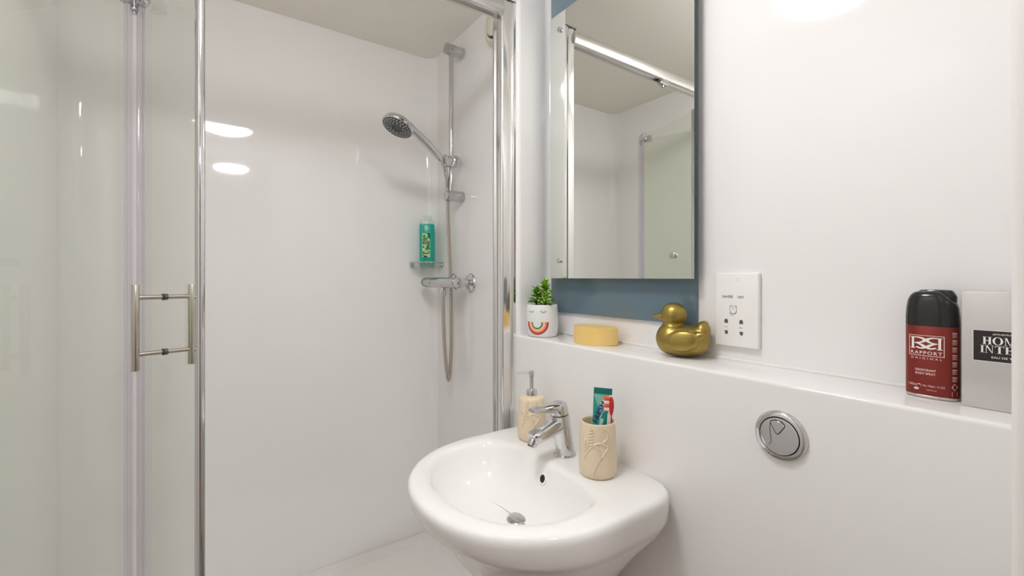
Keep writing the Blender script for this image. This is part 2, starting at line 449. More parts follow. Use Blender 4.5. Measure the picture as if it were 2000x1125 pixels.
HD = Vector((.549, 1.46, 1.713))
dn = (HD-H0).normalized()
t = thing('shower_handset', 'chrome hand shower with a dark grey spray face, held in the rail slider', 'shower head', H0)
bm = B()
f_ = Vector((dn.x, dn.y, 0)).normalized()
fn = (f_*math.sin(math.radians(27)) - Z*math.cos(math.radians(27))).normalized()      # spray direction
Hc = HD + fn*.004
ht = []
end = HD - fn*.012 - f_*.038
hp = catmull([H0 - dn*.012, H0 + dn*.03, H0.lerp(end, .5), H0.lerp(end, .85), end], 8)
rs = []
for i in range(len(hp)):
    s = i/(len(hp)-1)
    rs.append(.0112 + .0040*math.sin(min(1, s*1.4)*PI*.6) + (.003*(max(0, s-.8)/.2)))
tube(bm, hp, rs, 20)
finish(bm, 'grip', 'chrome', t, True)
bm = B(); cyl(bm, H0 + dn*.014, H0 + dn*.0165, .0118, 24); cyl(bm, H0 + dn*.022, H0 + dn*.0238, .0122, 24); finish(bm, 'grip_ring', 'rubber', t, True)
bm = B()
lathe(bm, [(0, -.024), (.022, -.0235), (.040, -.019), (.051, -.010), (.055, 0), (.0555, .004), (.053, .008), (.0505, .008), (.0505, .004)], HD, fn, 56)
finish(bm, 'head_shell', 'chrome', t, True)
bm = B(); lathe(bm, [(.0505, .0), (.0505, .007), (.048, .0085), (.018, .010), (.016, .0075), (0, .0075)], HD, fn, 56)
sf = finish(bm, 'spray_face', 'grey_plastic', t, True)
_, u_, v_ = frame(fn)
nb = B()
for rad, n in ((.022, 10), (.028, 14), (.034, 18), (.040, 22), (.045, 26)):
    for k in range(n):
        a = 2*PI*k/n + rad*90
        p = HD + (u_*math.cos(a) + v_*math.sin(a))*rad + fn*(.0085 + (.045-rad)*.04)
        cyl(nb, p, p + fn*.0024, .0014, 6)
o = finish(nb, 'nozzles', 'light_rubber', sf, True); o['kind'] = 'stuff'
bm = B()
ld = (-Z*.4 + fn*.2 + Vector((.35, -.5, -.5))).normalized(); pe = HD + (Vector((.25, -.94, -.25)) - fn*fn.dot(Vector((.25, -.94, -.25)))).normalized()*.050 + fn*.004
cyl(bm, pe, pe + fn*.018 + ld*.002, .0028, 12, .0006); finish(bm, 'spray_lever', 'grey_plastic', t, True)

XV, ZV = .775, 1.178
t = thing('shower_valve', 'chrome horizontal bar shower mixer valve on the shower wall', 'shower valve', (XS, 1.54, ZV))
bm = B(); cyl(bm, (XV, 1.462, ZV), (XV, 1.735, ZV), .0205, 40, .004); bd = finish(bm, 'valve_body', 'chrome_soft', t, True)
for y0, y1 in ((1.458, 1.425), (1.739, 1.752)):
    bm = B(); s = 1 if y1 > y0 else -1
    prof = [(.019, 0), (.019, abs(y1-y0)*.7), (.016, abs(y1-y0)*.9), (.010, abs(y1-y0))]
    lathe(bm, prof, (XV, y0, ZV), (0, s, 0), 36)
    for k in range(6):
        a = k*PI/3
        obox(bm, (XV+.017*math.cos(a), y0+s*.008, ZV+.017*math.sin(a)), (math.cos(a), 0, math.sin(a)), (0, 1, 0), (-math.sin(a), 0, math.cos(a)), .006, .014, .006, .0015)
    finish(bm, 'control_knob', 'chrome', t, True)
for y in (1.472, 1.612):
    bm = B(); cyl(bm, (XV+.01, y, ZV), (XS-.004, y, ZV), .0125, 28); lathe(bm, [(.017, 0), (.0175, .006), (.015, .012)], (XV+.02, y, ZV), (1, 0, 0), 6)
    finish(bm, 'inlet', 'chrome', t, True)
    bm = B(); lathe(bm, [(.036, 0), (.036, .002), (.032, .007), (.018, .010)], (XS, y, ZV), (-1, 0, 0), 44); finish(bm, 'wall_flange', 'chrome', t, True)
bm = B(); cyl(bm, (XV, 1.578, ZV-.018), (XV, 1.578, ZV-.052), .0125, 24, .001); finish(bm, 'outlet', 'chrome', t, True)
bm = B(); fv = lambda u, v: (XV-.0206, 1.655-u, ZV-.002+v)
text(bm, 'EE', .010, 0, 0, fv, .006, bold=.02); finish(bm, 'maker_mark', 'ink_grey', bd, True, smooth=None)

t = thing('shower_hose', 'ribbed steel shower hose looping below the mixer valve', 'hose', (XV, 1.578, ZV-.05))
hose = catmull([(.775, 1.578, 1.128), (.776, 1.577, 1.04), (.779, 1.571, .92), (.787, 1.566, .825), (.795, 1.568, .798), (.803, 1.573, .82), (.811, 1.580, .92), (.815, 1.588, 1.05),
                (.815, 1.592, 1.18), (.805, 1.584, 1.32), (.793, 1.572, 1.45), (.787, 1.562, 1.52), (.776, 1.545, 1.57), (.756, 1.526, 1.618)], 30)
# resample at an even pitch so the ribs are regular
res = [hose[0]]; acc = 0; step = .0019
for a, b in zip(hose, hose[1:]):
    L = (b-a).length; p = step-acc
    while p <= L:
        res.append(a.lerp(b, p/L)); p += step
    acc = (acc+L) % step
bm = B(); tube(bm, res, [.0084 if i % 2 else .0068 for i in range(len(res))], 12); finish(bm, 'hose', 'hose', t, True, smooth=80)
bm = B(); cyl(bm, (.756, 1.526, 1.618), (.775, 1.544, 1.572), .0105, 20, .001, .0082); finish(bm, 'hose_nut', 'chrome', t, True)

# corner soap shelf with the shampoo bottle
t = thing('corner_shelf', 'small clear acrylic corner shelf in the shower', 'shelf', (.80, 1.77, 1.246))
bm = B()
fr = [(XS-.001, YB-.052)] + arc(XS-.05, YB-.05, .049, 0, 90, 6) + [(.735, YB-.001), (.733, 1.79)] + arc(.815, 1.79, .082, 180, 270, 14) + [(XS-.001, 1.706)]
prism(bm, fr, 1.238, 1.243); finish(bm, 'plate', 'acrylic', t, True)
bm = B()
rim = [(.733, YB-.002), (.733, 1.79)] + arc(.815, 1.79, .082, 180, 270, 14) + [(XS-.002, 1.706)]
tube(bm, [(x, y, 1.262) for x, y in rim], .0035, 10); finish(bm, 'rim', 'chrome', t, True)
bm = B(); stroke3 = [(x, y) for x, y in rim]
for (x0, y0), (x1, y1) in zip(rim, rim[1:]):
    d = Vector((x1-x0, y1-y0, 0)); L = d.length
    if L < 1e-6: continue
    d /= L; obox(bm, ((x0+x1)/2, (y0+y1)/2, 1.2515), d, (-d.y, d.x, 0), Z, L, .003, .019)
finish(bm, 'lip', 'acrylic', t, True)
bm = B()
bm.free()
for p in ((.742, YB-.004, 1.25), (XS-.004, 1.714, 1.25)):
    bm = B(); ellipsoid(bm, p, (.008, .008, .012), seg=16); finish(bm, 'fixing', 'chrome', t, True)

ang = math.atan2(1.752, .789)            # bottle faces the doorway
t = thing('shampoo_bottle', 'teal shampoo bottle with a leafy label on the clear corner shelf', 'bottle', (.786, 1.752, 1.2432), ang - PI/2 + .12)
def sup(a, b, z, n=4, seg=40, dx=0, dy=0):
    out = []
    for i in range(seg):
        q = 2*PI*i/seg; c, s = math.cos(q), math.sin(q)
        out.append((dx + a*math.copysign(abs(c)**(2/n), c), dy + b*math.copysign(abs(s)**(2/n), s), z))
    return out
bm = B()
loft(bm, [sup(.028, .014, 0), sup(.0305, .0165, .003), sup(.0315, .0175, .02), sup(.0315, .0175, .12), sup(.0312, .0172, .176), sup(.030, .0165, .1795)])
bb = finish(bm, 'liquid_body', 'teal', t)
bm = B()
loft(bm, [sup(.0312, .0172, .180), sup(.0305, .017, .186), sup(.027, .016, .193), sup(.020, .0145, .198), sup(.0185, .014, .199), sup(.0185, .014, .213), sup(.017, .0125, .2155)])
finish(bm, 'cap', 'bottle_clear', t)
fy = lambda u, v, k=0: (u, -.0178-k*.0002, v)
def fb(k): return lambda u, v: fy(u, v, k)
bm = B(); frect(bm, -.022, .040, .011, .140, fb(0)); lb = finish(bm, 'label', 'leaf_pale', bb, smooth=None)
bm = B()
def leafshape(cx, cy, L, w, a, f):
    pts = []
    for i in range(9):
        s = i/8; pts.append((L*(s-.5), w*math.sin(PI*s)**.8))
    for i in range(7, 0, -1):
        s = i/8; pts.append((L*(s-.5), -w*math.sin(PI*s)**.8))
    c, s_ = math.cos(a), math.sin(a)
    poly(bm, [(cx+x*c-y*s_, cy+x*s_+y*c) for x, y in pts], f)
for cx, cy, L, w, a in ((-.014, .127, .016, .006, .8), (-.010, .116, .026, .0055, .2), (.003, .124, .016, .004, -.6), (.002, .086, .022, .006, .9), (.001, .076, .024, .0065, .15),
                        (-.017, .083, .012, .004, 1.4), (-.017, .060, .012, .004, -.7), (.006, .062, .010, .003, .6), (-.018, .048, .009, .003, .9)):
    leafshape(cx, cy, L, w, a, fb(1))
finish(bm, 'leaf_print', 'leaf_print', bb, smooth=None)
bm = B(); frect(bm, -.020, .094, .0085, .109, fb(2)); poly(bm, [(-.004, .140), (.011, .140), (.011, .112), (.008, .118), (.003, .132)], fb(.5)); frect(bm, -.019, .0535, .007, .057, fb(2))
poly(bm, [(-.018, .0405), (.001, .0405), (-.004, .046), (-.009, .0475), (-.014, .045)], fb(2))
finish(bm, 'label_band', 'label_green', bb, smooth=None)
bm = B(); text(bm, 'ALBERTO', .024, -.0057, .1045, fb(3), .0042, bold=.015); text(bm, 'BALSAM', .020, -.0057, .0985, fb(3), .0042, bold=.015); finish(bm, 'lettering', 'print_white', bb, smooth=None)
bm = B(); text(bm, 'TEA TREE', .014, -.006, .0625, fb(3), .0035); finish(bm, 'small_lettering', 'ink_grey', bb, smooth=None)

# ventilation valve on the shower wall just under the ceiling
t = thing('vent_valve', 'round cream plastic ventilation valve high on the wall behind the top rail', 'vent', (XS, 1.275, 2.07))
bm = B(); lathe(bm, [(.078, 0), (.078, .006), (.072, .016), (.062, .022), (.055, .020), (.052, .010), (.052, 0)], (XS, 1.275, 2.07), (-1, 0, 0), 48); finish(bm, 'outer_ring', 'vent', t, True)
bm = B(); lathe(bm, [(.012, -.02), (.012, .016), (.043, .018), (.046, .022), (.046, .026), (.038, .032), (0, .034)], (XS, 1.275, 2.07), (-1, 0, 0), 48); finish(bm, 'disc', 'vent', t, True)

# ------------------------------------------------------------------ mirror and blue glass panel in the alcove
t = thing('splashback_panel', 'blue grey back-painted glass panel behind the mirror', 'panel', (.8695, .78, 1.097))
bm = B(); box(bm, (.8625, .549, 1.097), (.8699, 1.028, 2.07), .0008); finish(bm, 'blue_glass', 'blue', t, True)
t = thing('wall_mirror', 'frameless rectangular mirror fixed on the blue panel by small round studs', 'mirror', (.842, .77, 1.196))
bm = B(); box(bm, (.8355, .5365, 1.196), (.8415, .999, 1.949)); finish(bm, 'backing', 'mirror_edge', t, True)
bm = B(); box(bm, (.8350, .5368, 1.1963), (.8354, .9987, 1.9487)); finish(bm, 'mirror_glass', 'mirror', t, True, smooth=None)
for y in (.586, .957):
    for z in (1.246, 1.901):
        bm = B(); lathe(bm, [(.0066, 0), (.0066, .006), (.0056, .0075), (0, .008)], (.835, y, z), (-1, 0, 0), 24); finish(bm, 'stud', 'chrome', t, True)
        bm = B(); cyl(bm, (.8415, y, z), (.8626, y, z), .006, 16); finish(bm, 'standoff', 'chrome', t, True)

# ------------------------------------------------------------------ shaver socket
t = thing('shaver_socket', 'white shaver socket plate on the wall above the shelf', 'socket', (XA, .461, 1.135))
bm = B(); box(bm, (XA-.0105, .4195, 1.0625), (XA, .5065, 1.2085), .003, 3); pl = finish(bm, 'plate', 'socket', t, True)
fs = lambda u, v: (XA-.0107, .4675-u, 1.134+v)
for u in (-.0150, .0150):
    bm = B()
    poly(bm, [(u-.0036, -.0255)] + [(u+.0036*math.cos(a), -.0207+.0036*math.sin(a)) for a in (PI, PI*.75, PI*.5, PI*.25, 0)] + [(u+.0036, -.0255)], fs)
    poly(bm, [(u-.0037, -.0405), (u+.0037, -.0405), (u+.0032, -.0450), (u+.0026, -.0475), (u-.0016, -.0475), (u-.0024, -.0450)], fs)
    finish(bm, 'slot', 'slot', pl, True, smooth=None)
bm = B()
text(bm, 'SHAVERS', .0215, -.0125, .027, fs, .0050, bold=.012); text(bm, 'ONLY', .0125, .0145, .027, fs, .0050, bold=.012)
text(bm, '115V', .0070, -.0155, -.033, fs, .0022); text(bm, '230V', .0070, .0140, -.033, fs, .0022)
finish(bm, 'lettering', 'ink', pl, True, smooth=None)
bm = B()   # shaver pictogram: a simple face with a razor stroke
stroke(bm, [(-.0075, .009), (-.0077, .002), (-.006, -.004), (-.0025, -.0068), (.002, -.0066), (.0052, -.003), (.0062, .003)], [.0006, .0007, .0011, .0016, .0016, .0014, .0006], fs)
stroke(bm, [(-.0078, .0092), (-.002, .0094)], .0009, fs); stroke(bm, [(.000, .0082), (.003, .0096), (.0065, .0084)], .0009, fs); stroke(bm, [(.0062, .003), (.0066, .0084)], .0005, fs)
stroke(bm, [(-.0055, .0062), (-.0035, .0068), (-.002, .006)], .0009, fs); stroke(bm, [(.0025, .0062), (.0045, .0066), (.0058, .0056)], .0009, fs)
stroke(bm, [(-.0002, .006), (-.0015, .002), (.0005, .0018)], .0006, fs); stroke(bm, [(-.0072, -.004), (-.0072, -.007), (-.001, -.011)], .0008, fs)
finish(bm, 'pictogram', 'ink_grey', pl, True, smooth=None)
for v in (.0605, -.0605):
    bm = B(); lathe(bm, [(.0040, 0), (.0040, .0006), (0, .0007)], (XA-.0105, .461, 1.135+v), (-1, 0, 0), 20); finish(bm, 'screw_cap', 'socket', pl, True)

# ------------------------------------------------------------------ flush button
FY, FZ = .328, .953
t = thing('flush_button', 'round chrome dual flush button set in the wall right of the basin', 'flush button', (XB, FY, FZ))
bm = B(); lathe(bm, [(.0385, 0), (.0385, .003), (.037, .006), (.0345, .0075), (.0300, .0080), (.0293, .0072), (.0293, .001)], (XB, FY, FZ), (-1, 0, 0), 64); finish(bm, 'ring', 'chrome', t, True)
bm = B(); lathe(bm, [(.0295, .001), (.0295, .0035), (0, .0035)], (XB, FY, FZ), (-1, 0, 0), 56); finish(bm, 'gap', 'dark', t, True)
bm = B(); lathe(bm, [(.0282, .002), (.0282, .0080), (.0276, .0088), (.020, .0093), (0, .0096)], (XB, FY, FZ), (-1, 0, 0), 64); bt = finish(bm, 'full_button', 'chrome', t, True)
ff = lambda k: (lambda u, v: (XB-.0094-k, FY-u, FZ+v))
tri = [(-.012, .021), (-.006, .0245), (.0045, .0235), (.0095, .019), (.0085, .0155), (.001, .0045), (-.001, .0030), (-.0035, .0045), (-.0110, .0175)]
bm = B(); stroke(bm, tri, .0011, ff(.00045), True); finish(bm, 'half_button_gap', 'dark', bt, True, smooth=None)
bm = B()
vs = [bm.verts.new(ff(.0002)(u*.96-.0001, (v-.015)*.96+.015)) for u, v in tri]; ve = [bm.verts.new(ff(.0010)(u*.88-.0001, (v-.015)*.88+.015)) for u, v in tri]
for i in range(len(tri)): j = (i+1) % len(tri); bm.faces.new((vs[i], vs[j], ve[j], ve[i]))
bm.faces.new(ve); finish(bm, 'half_button', 'chrome', bt, True)
bm = B(); stroke(bm, [(-.0125, .018), (-.0125, .008), (-.0115, -.002), (-.0105, -.010), (-.0140, -.0165)], .0009, ff(.0004)); finish(bm, 'curve_groove', 'ink_grey', bt, True, smooth=None)

# ------------------------------------------------------------------ basin
def D(xf, xb, hw, z, xc=.57, nf=2.1, nb=7, yc=.733, N=144):
    out = []
    for i in range(N):
        q = 2*PI*i/N; c, s = math.cos(q), math.sin(q)
        # even spacing along the curve is not needed; exponents give the D shape
        if c >= 0: x = xc - (xc-xf)*abs(c)**(2/nf); y = yc + hw*math.copysign(abs(s)**(2/nf), s)
        else: x = xc + (xb-xc)*abs(c)**(2/nb); y = yc + hw*math.copysign(abs(s)**(2/nb), s)
        out.append((x, y, z))
    return out
t = thing('wash_basin', 'white porcelain wall-hung basin with a rounded front', 'basin', (XB, .745, .40))
W = XB
Y0 = .739
rings = [D(.63, W, .055, .38, .69, yc=Y0), D(.61, W, .065, .43, .68, nb=5, yc=Y0), D(.555, W, .095, .50, .66, nb=4, yc=Y0), D(.490, W, .115, .56, .62, nb=2.6, yc=Y0), D(.440, W, .152, .61, .60, nb=2.5, yc=Y0), D(.402, W, .187, .66, .58, nb=2.7, yc=Y0), D(.380, W, .213, .70, .57, nb=3.6, yc=Y0),
         D(.366, W, .224, .722, .57, yc=Y0), D(.346, W, .2305, .735, .565, yc=Y0), D(.336, W, .2350, .742, .56, yc=Y0), D(.328, W, .2375, .750, .56, yc=Y0), D(.320, W, .2395, .765, .56, yc=Y0), D(.316, W, .2410, .780, .56, yc=Y0),
         D(.3155, W, .2410, .787, .56, yc=Y0), D(.3165, W, .2395, .7935, .56, yc=Y0), D(.320, W, .2360, .798, .56, yc=Y0), D(.326, W-.003, .2300, .800, .56, yc=Y0)]
def I(k, z, n=3.6): return D(.359+k, .613-k*.80, .191-k, z, .515, 2.15, n, yc=Y0+.006)
rings += [D(.346, .628, .204, .8008, .52, 2.15, 3.8, yc=Y0+.003), I(-.005, .8000), I(.001, .7975), I(.0055, .792), I(.009, .783), I(.017, .763), I(.029, .742), I(.049, .724), I(.074, .711, 3), I(.101, .7055, 2.4)]
rings.append([(.532+.022*math.cos(PI - 2*PI*i/144)*1, Y0+.022*math.sin(2*PI*i/144), .703) for i in range(144)])
bm = B(); loft(bm, rings); ba = finish(bm, 'basin_body', 'porcelain', t, True, smooth=50)
bm = B(); lathe(bm, [(.0225, 0), (.0225, .003), (.020, .005), (.014, .006), (0, .0065)], (.532, .741, .7025), seg=40); finish(bm, 'plug', 'chrome_soft', t, True)
bm = B()
lathe(bm, [(.0115, -.002), (.0115, .0015), (.0085, .003), (.0080, .0015), (.0080, -.002)], (.6005, .742, .768), (-.93, 0, .37), 32, 1, 1); finish(bm, 'overflow_ring', 'porcelain', t, True)
bm = B(); lathe(bm, [(.0082, 0), (.0082, .0017), (0, .0018)], (.6005, .742, .768), (-.93, 0, .37), 28); finish(bm, 'overflow_hole', 'dark', t, True)

# mixer tap
TX, TY = .672, .752
t = thing('basin_tap', 'chrome single lever mixer tap on the basin deck', 'tap', (TX, TY, .8005))
bm = B(); lathe(bm, [(.0245, 0), (.0248, .002), (.0235, .0045), (.022, .005)], (TX, TY, .8005)); finish(bm, 'base_ring', 'chrome', t, True)
def ell(cx, cz, a, b, tilt=0, seg=36):
    return [(cx + a*math.cos(2*PI*i/seg), TY + b*math.sin(2*PI*i/seg), cz + a*math.cos(2*PI*i/seg)*tilt) for i in range(seg)]
bm = B()
loft(bm, [ell(TX, .803, .0225, .0222), ell(TX-.002, .82, .0215, .0210), ell(TX-.007, .85, .0210, .0200), ell(TX-.013, .88, .0212, .0200, .10), ell(TX-.016, .894, .0212, .0200, .12)])
def rsec(p, d, w, h, n=3, seg=28):
    d = Vector(d).normalized(); u = Vector((0, 1, 0)); v = d.cross(u); v = -v if v.z < 0 else v; out = []
    for i in range(seg):
        q = 2*PI*i/seg; c, s = math.cos(q), math.sin(q)
        out.append(Vector(p) + u*(w*math.copysign(abs(c)**(2/n), c)) + v*(h*math.copysign(abs(s)**(2/n), s)))
    return out
body = finish(bm, 'tap_body', 'chrome', t, True, smooth=50)
bm = B(); sd = Vector((-.076, 0, -.018))
st = Vector((.656, TY, .8735))
loft(bm, [rsec(st, sd, .0175, .0185, 2.6), rsec(st+sd*.3, sd, .0170, .0160, 2.8), rsec(st+sd*.7, sd, .0165, .0135, 3.2), rsec(st+sd*.97, sd, .0160, .0125, 3.4), rsec(st+sd*1.03, sd, .0128, .0105, 2.8)])
finish(bm, 'spout', 'chrome', t, True, smooth=50)
bm = B(); tip = st+sd*.97; cyl(bm, tip + Vector((.005, 0, 0)), tip + Vector((-.006, 0, -.016)), .0108, 28, .001); ae = finish(bm, 'aerator', 'chrome', t, True)
bm = B(); q0 = tip + Vector((-.006, 0, -.016)); cyl(bm, q0 + Vector((.0005, 0, .001)), q0 + Vector((-.0002, 0, -.0006)), .0085, 24); finish(bm, 'aerator_mesh', 'rubber', ae, True)
bm = B()
loft(bm, [ell(TX-.0165, .8965, .0205, .0190, .12), ell(TX-.018, .908, .0205, .0188, .12), ell(TX-.020, .918, .0185, .0175, .12), ell(TX-.022, .9225, .012, .012, .10)])
l0 = Vector((TX-.012, TY, .9115)); ldn = Vector((-.083, 0, .002))
loft(bm, [rsec(l0, ldn, .0175, .0100, 2.6), rsec(l0+ldn*.3, ldn, .0170, .0100, 2.8), rsec(l0+ldn*.65+Z*.001, ldn, .0155, .0072, 3), rsec(l0+ldn*.93+Z*.0015, ldn, .0135, .0050, 3), rsec(l0+ldn+Z*.0015, ldn, .0110, .0035, 3)])
finish(bm, 'lever', 'chrome', t, True, smooth=50)

# embossed stoneware pieces -------------------------------------------------
def ginkgo(bm, R, z0, flip=1, a0=0.0):
    """raised botanical relief following a round wall: R(z) is the radius, angle measured about the axis"""
    def rib(pts, w):
        P = [Vector((R(z)*math.cos(a), R(z)*math.sin(a), z)) for a, z in pts]
        tube(bm, catmull(P, 5), w, 6)
    for k in range(6):                       # feather leaf
        z = z0+.040+k*.0058
        rib([(a0-.42*flip, z), (a0-.20*flip, z+.0035)], .0021)
    rib([(a0-.55*flip, z0+.030), (a0-.34*flip, z0+.075)], .0016)
    for k in range(5):
        z = z0+.030+k*.0045
        rib([(a0-.80*flip, z+.004), (a0-.62*flip, z)], .0019)
    rib([(a0-.75*flip, z0+.010), (a0-.45*flip, z0+.030), (a0-.15*flip, z0+.042)], .0019)
    rib([(a0-.15*flip, z0+.042), (a0+.15*flip, z0+.046), (a0+.55*flip, z0+.038), (a0+.38*flip, z0+.026), (a0+.20*flip, z0+.020), (a0+.05*flip, z0+.034), (a0-.15*flip, z0+.042)], .0021)
    rib([(a0+.30*flip, z0+.048), (a0+.55*flip, z0+.055), (a0+.52*flip, z0+.070), (a0+.35*flip, z0+.074)], .0019)
    rib([(a0+.20*flip, z0+.020), (a0+.02*flip, z0+.005), (a0-.15*flip, z0-.008), (a0-.22*flip, z0-.018)], .0019)
CUP = (.662, .642, .8005)
t = thing('toothbrush_cup', 'cream stoneware tumbler with a raised leaf pattern on the right of the basin', 'tumbler', CUP)
cp = [(.030, 0), (.0345, .002), (.0372, .008), (.0382, .020), (.0378, .055), (.0362, .085), (.0345, .106), (.0338, .1085), (.0325, .1090), (.0312, .1080), (.0305, .104), (.0325, .06), (.033, .02), (.030, .008), (0, .007)]
bm = B(); lathe(bm, cp, seg=64); cb = finish(bm, 'cup', 'stone', t, smooth=60)
def Rc(z):
    for (r0, z0_), (r1, z1_) in zip(cp, cp[1:]):
        if z0_ <= z <= z1_: return r0 + (r1-r0)*(z-z0_)/(z1_-z0_)
    return .036
bm = B(); ginkgo(bm, Rc, .028, 1, -2.40); finish(bm, 'relief', 'stone', cb, smooth=60)

DSP = (.672, .875, .8005)
t = thing('soap_dispenser', 'cream stoneware pump soap dispenser behind the tap', 'soap dispenser', DSP)
dp = [(.028, 0), (.0320, .002), (.0345, .009), (.0350, .025), (.0342, .06), (.0325, .09), (.0312, .1005), (.029, .104), (.022, .106), (.0125, .1072), (0, .1075)]
bm = B(); lathe(bm, dp, seg=64); db = finish(bm, 'bottle', 'stone', t, smooth=60)
def Rd(z):
    for (r0, z0_), (r1, z1_) in zip(dp, dp[1:]):
        if z0_ <= z <= z1_: return r0 + (r1-r0)*(z-z0_)/(z1_-z0_)
    return .034
bm = B(); ginkgo(bm, Rd, .024, 1, -2.25); finish(bm, 'relief', 'stone', db, smooth=60)
bm = B(); lathe(bm, [(.0118, .1065), (.0135, .108), (.0138, .118), (.0125, .1215), (.006, .1225), (.0052, .124), (.0052, .152), (.0066, .153), (.0066, .1665), (.0058, .168), (0, .1685)], seg=32)
pm = finish(bm, 'pump', 'chrome', t)
bm = B(); tube(bm, [(0, 0, .1640), (-.012, .012, .1630), (-.024, .022, .1605), (-.029, .026, .1585)], [.0034, .0032, .0026, .0022], 14); finish(bm, 'nozzle', 'chrome', pm)

# toothpaste tube and toothbrush standing in the tumbler ----------------------
va = math.atan2(.642, .662)                 # direction away from the camera
t = thing('toothpaste_tube', 'green and white toothpaste tube standing in the stoneware tumbler', 'toothpaste', (.674, .650, .810), va - PI/2)
tilt = Matrix.Rotation(math.radians(3), 4, 'Y')
def tb(o, u, v): return (o*0, 0, 0)
secs = [(0, .013, .011), (.03, .0155, .0095), (.07, .0172, .0075), (.12, .0182, .0045), (.148, .0186, .0018), (.1505, .0186, .0012), (.1615, .0186, .0012)]
bm = B(); loft(bm, [sup(a, b, z, 2.4, 36) for z, a, b in secs]); bm.transform(tilt); tu = finish(bm, 'tube', 'tube_green', t, smooth=60)
def ft(k):
    def f(u, v):
        for (z0_, a0, b0), (z1_, a1, b1) in zip(secs, secs[1:]):
            if z0_ <= v <= z1_:
                s = (v-z0_)/(z1_-z0_); a, b = a0+(a1-a0)*s, b0+(b1-b0)*s; break
        else: a, b = .0186, .0012
        q = min(.985, abs(u)/a)
        return tilt @ Vector((u, -(b*(1-q**2.4)**(1/2.4)) - .0003 - k*.00025, v))
    return f
bm = B(); n_ = 6
for i in range(n_):
    a0, a1 = -.0184+.0368*i/n_, -.0184+.0368*(i+1)/n_; frect(bm, a0, .150, a1, .161, ft(0))
finish(bm, 'crimp', 'tube_dark', tu, smooth=None)
bm = B()
for i in range(11):                         # pale rays spreading from the middle of the tube
    x = -.0165+.0033*i
    c = -.002
    poly(bm, [(c+(x-c)*.15, .112), (c+(x-c)*.25+.0010, .112), (x+.0009, .148), (x-.0005, .148)], ft(0))
    poly(bm, [(c+(x-c)*.15, .100), (c+(x-c)*.25+.0010, .100), (x*.95+.0008, .062), (x*.95-.0006, .062)], ft(0))
band = [(-.0175, .088), (-.0165, .104), (.004, .147), (.0085, .143), (.0055, .120), (-.001, .103)]
poly(bm, [(-.0165, .086), (-.0150, .100), (-.0035, .136), (.0045, .138), (.0050, .120), (-.001, .102)], ft(.6))
finish(bm, 'print', 'tube_light', tu, smooth=None)
bm = B(); text(bm, 'FRESH', .046, -.0060, .1125, ft(2), .0100, rot=math.radians(70), bold=.02); text(bm, 'COMPLETE', .030, .0032, .1175, ft(2), .0030, rot=math.radians(72)); finish(bm, 'lettering', 'tube_navy', tu, smooth=None)
bm = B(); poly(bm, [(.002, .092), (.008, .098), (.0085, .086), (.003, .074), (.001, .082)], ft(1)); poly(bm, [(.009, .104), (.0155, .108), (.0155, .096), (.0085, .094)], ft(1)); finish(bm, 'leaf_print', 'tube_green', tu, smooth=None)

t = thing('toothbrush', 'red and white toothbrush with orange bristle tufts standing in the stoneware tumbler', 'toothbrush', (.674, .634, .810), va - PI/2)
hp_ = catmull([(.0, 0, 0), (.006, -.004, .05), (.0085, -.006, .10), (.0105, -.006, .125), (.0120, -.006, .150)], 6)
bm = B(); tube(bm, hp_, [.0048]*10 + [.0042]*6 + [.0038]*(len(hp_)-16), 14)
hb = finish(bm, 'handle', 'brush_white', t)
bm = B(); loft(bm, [sup(.0025, .005, .112, 2.2, 24, .0125, -.006), sup(.0045, .0068, .120, 2.2, 24, .0130, -.006), sup(.0052, .0072, .130, 2.2, 24, .0135, -.006), sup(.0045, .0068, .142, 2.2, 24, .0130, -.006), sup(.0022, .004, .1495, 2.2, 24, .0120, -.006)])
finish(bm, 'head', 'brush_red', t)
bm = B(); tube(bm, [(p.x+.0042, p.y-.002, p.z) for p in hp_[1:20]], .0013, 8); finish(bm, 'grip_stripe', 'brush_red', hb)
bm = B(); 
for z, m_ in ((.124, 'brush_white'), (.131, 'brush_orange'), (.138, 'brush_white'), (.1455, 'brush_orange')):
    bm = B(); box(bm, (-.0015, -.0115, z-.0035), (.0092, -.0005, z+.0033), .0012); finish(bm, 'bristle_tuft', m_, t)

# ------------------------------------------------------------------ things on the shelf
SZ = 1.0342
# potted plant
PX, PY = .790, .980
fa = math.atan2(-PY, -PX) - math.radians(19)      # the printed face looks a little left of the doorway
t = thing('potted_plant', 'small green plant in a white pot printed with a smiling rainbow face', 'plant', (PX, PY, SZ))
pr = [(.036, 0), (.0395, .0015), (.0418, .008), (.0445, .028), (.0450, .045), (.0442, .066), (.0428, .086), (.0420, .0885), (.0405, .0890), (.0392, .0880), (.0390, .080), (.036, .070)]
bm = B(); lathe(bm, pr + [(0, .068)], seg=64); pot = finish(bm, 'pot', 'pot', t, smooth=60)
bm = B(); lathe(bm, [(.0388, .078), (.0386, .081), (.03, .0835), (.015, .0825), (0, .0845)], seg=40)
for v in bm.verts: v.co.z += random.uniform(-.0012, .0012)
finish(bm, 'soil', 'soil', t)
def Rp(z):
    for (r0, z0_), (r1, z1_) in zip(pr, pr[1:]):
        if z0_ <= z <= z1_: return r0 + (r1-r0)*(z-z0_)/(z1_-z0_)
    return .044
def fp(u, v):
    a = fa + u/.0445; r_ = Rp(v)+.0004; return (r_*math.cos(a), r_*math.sin(a), v)
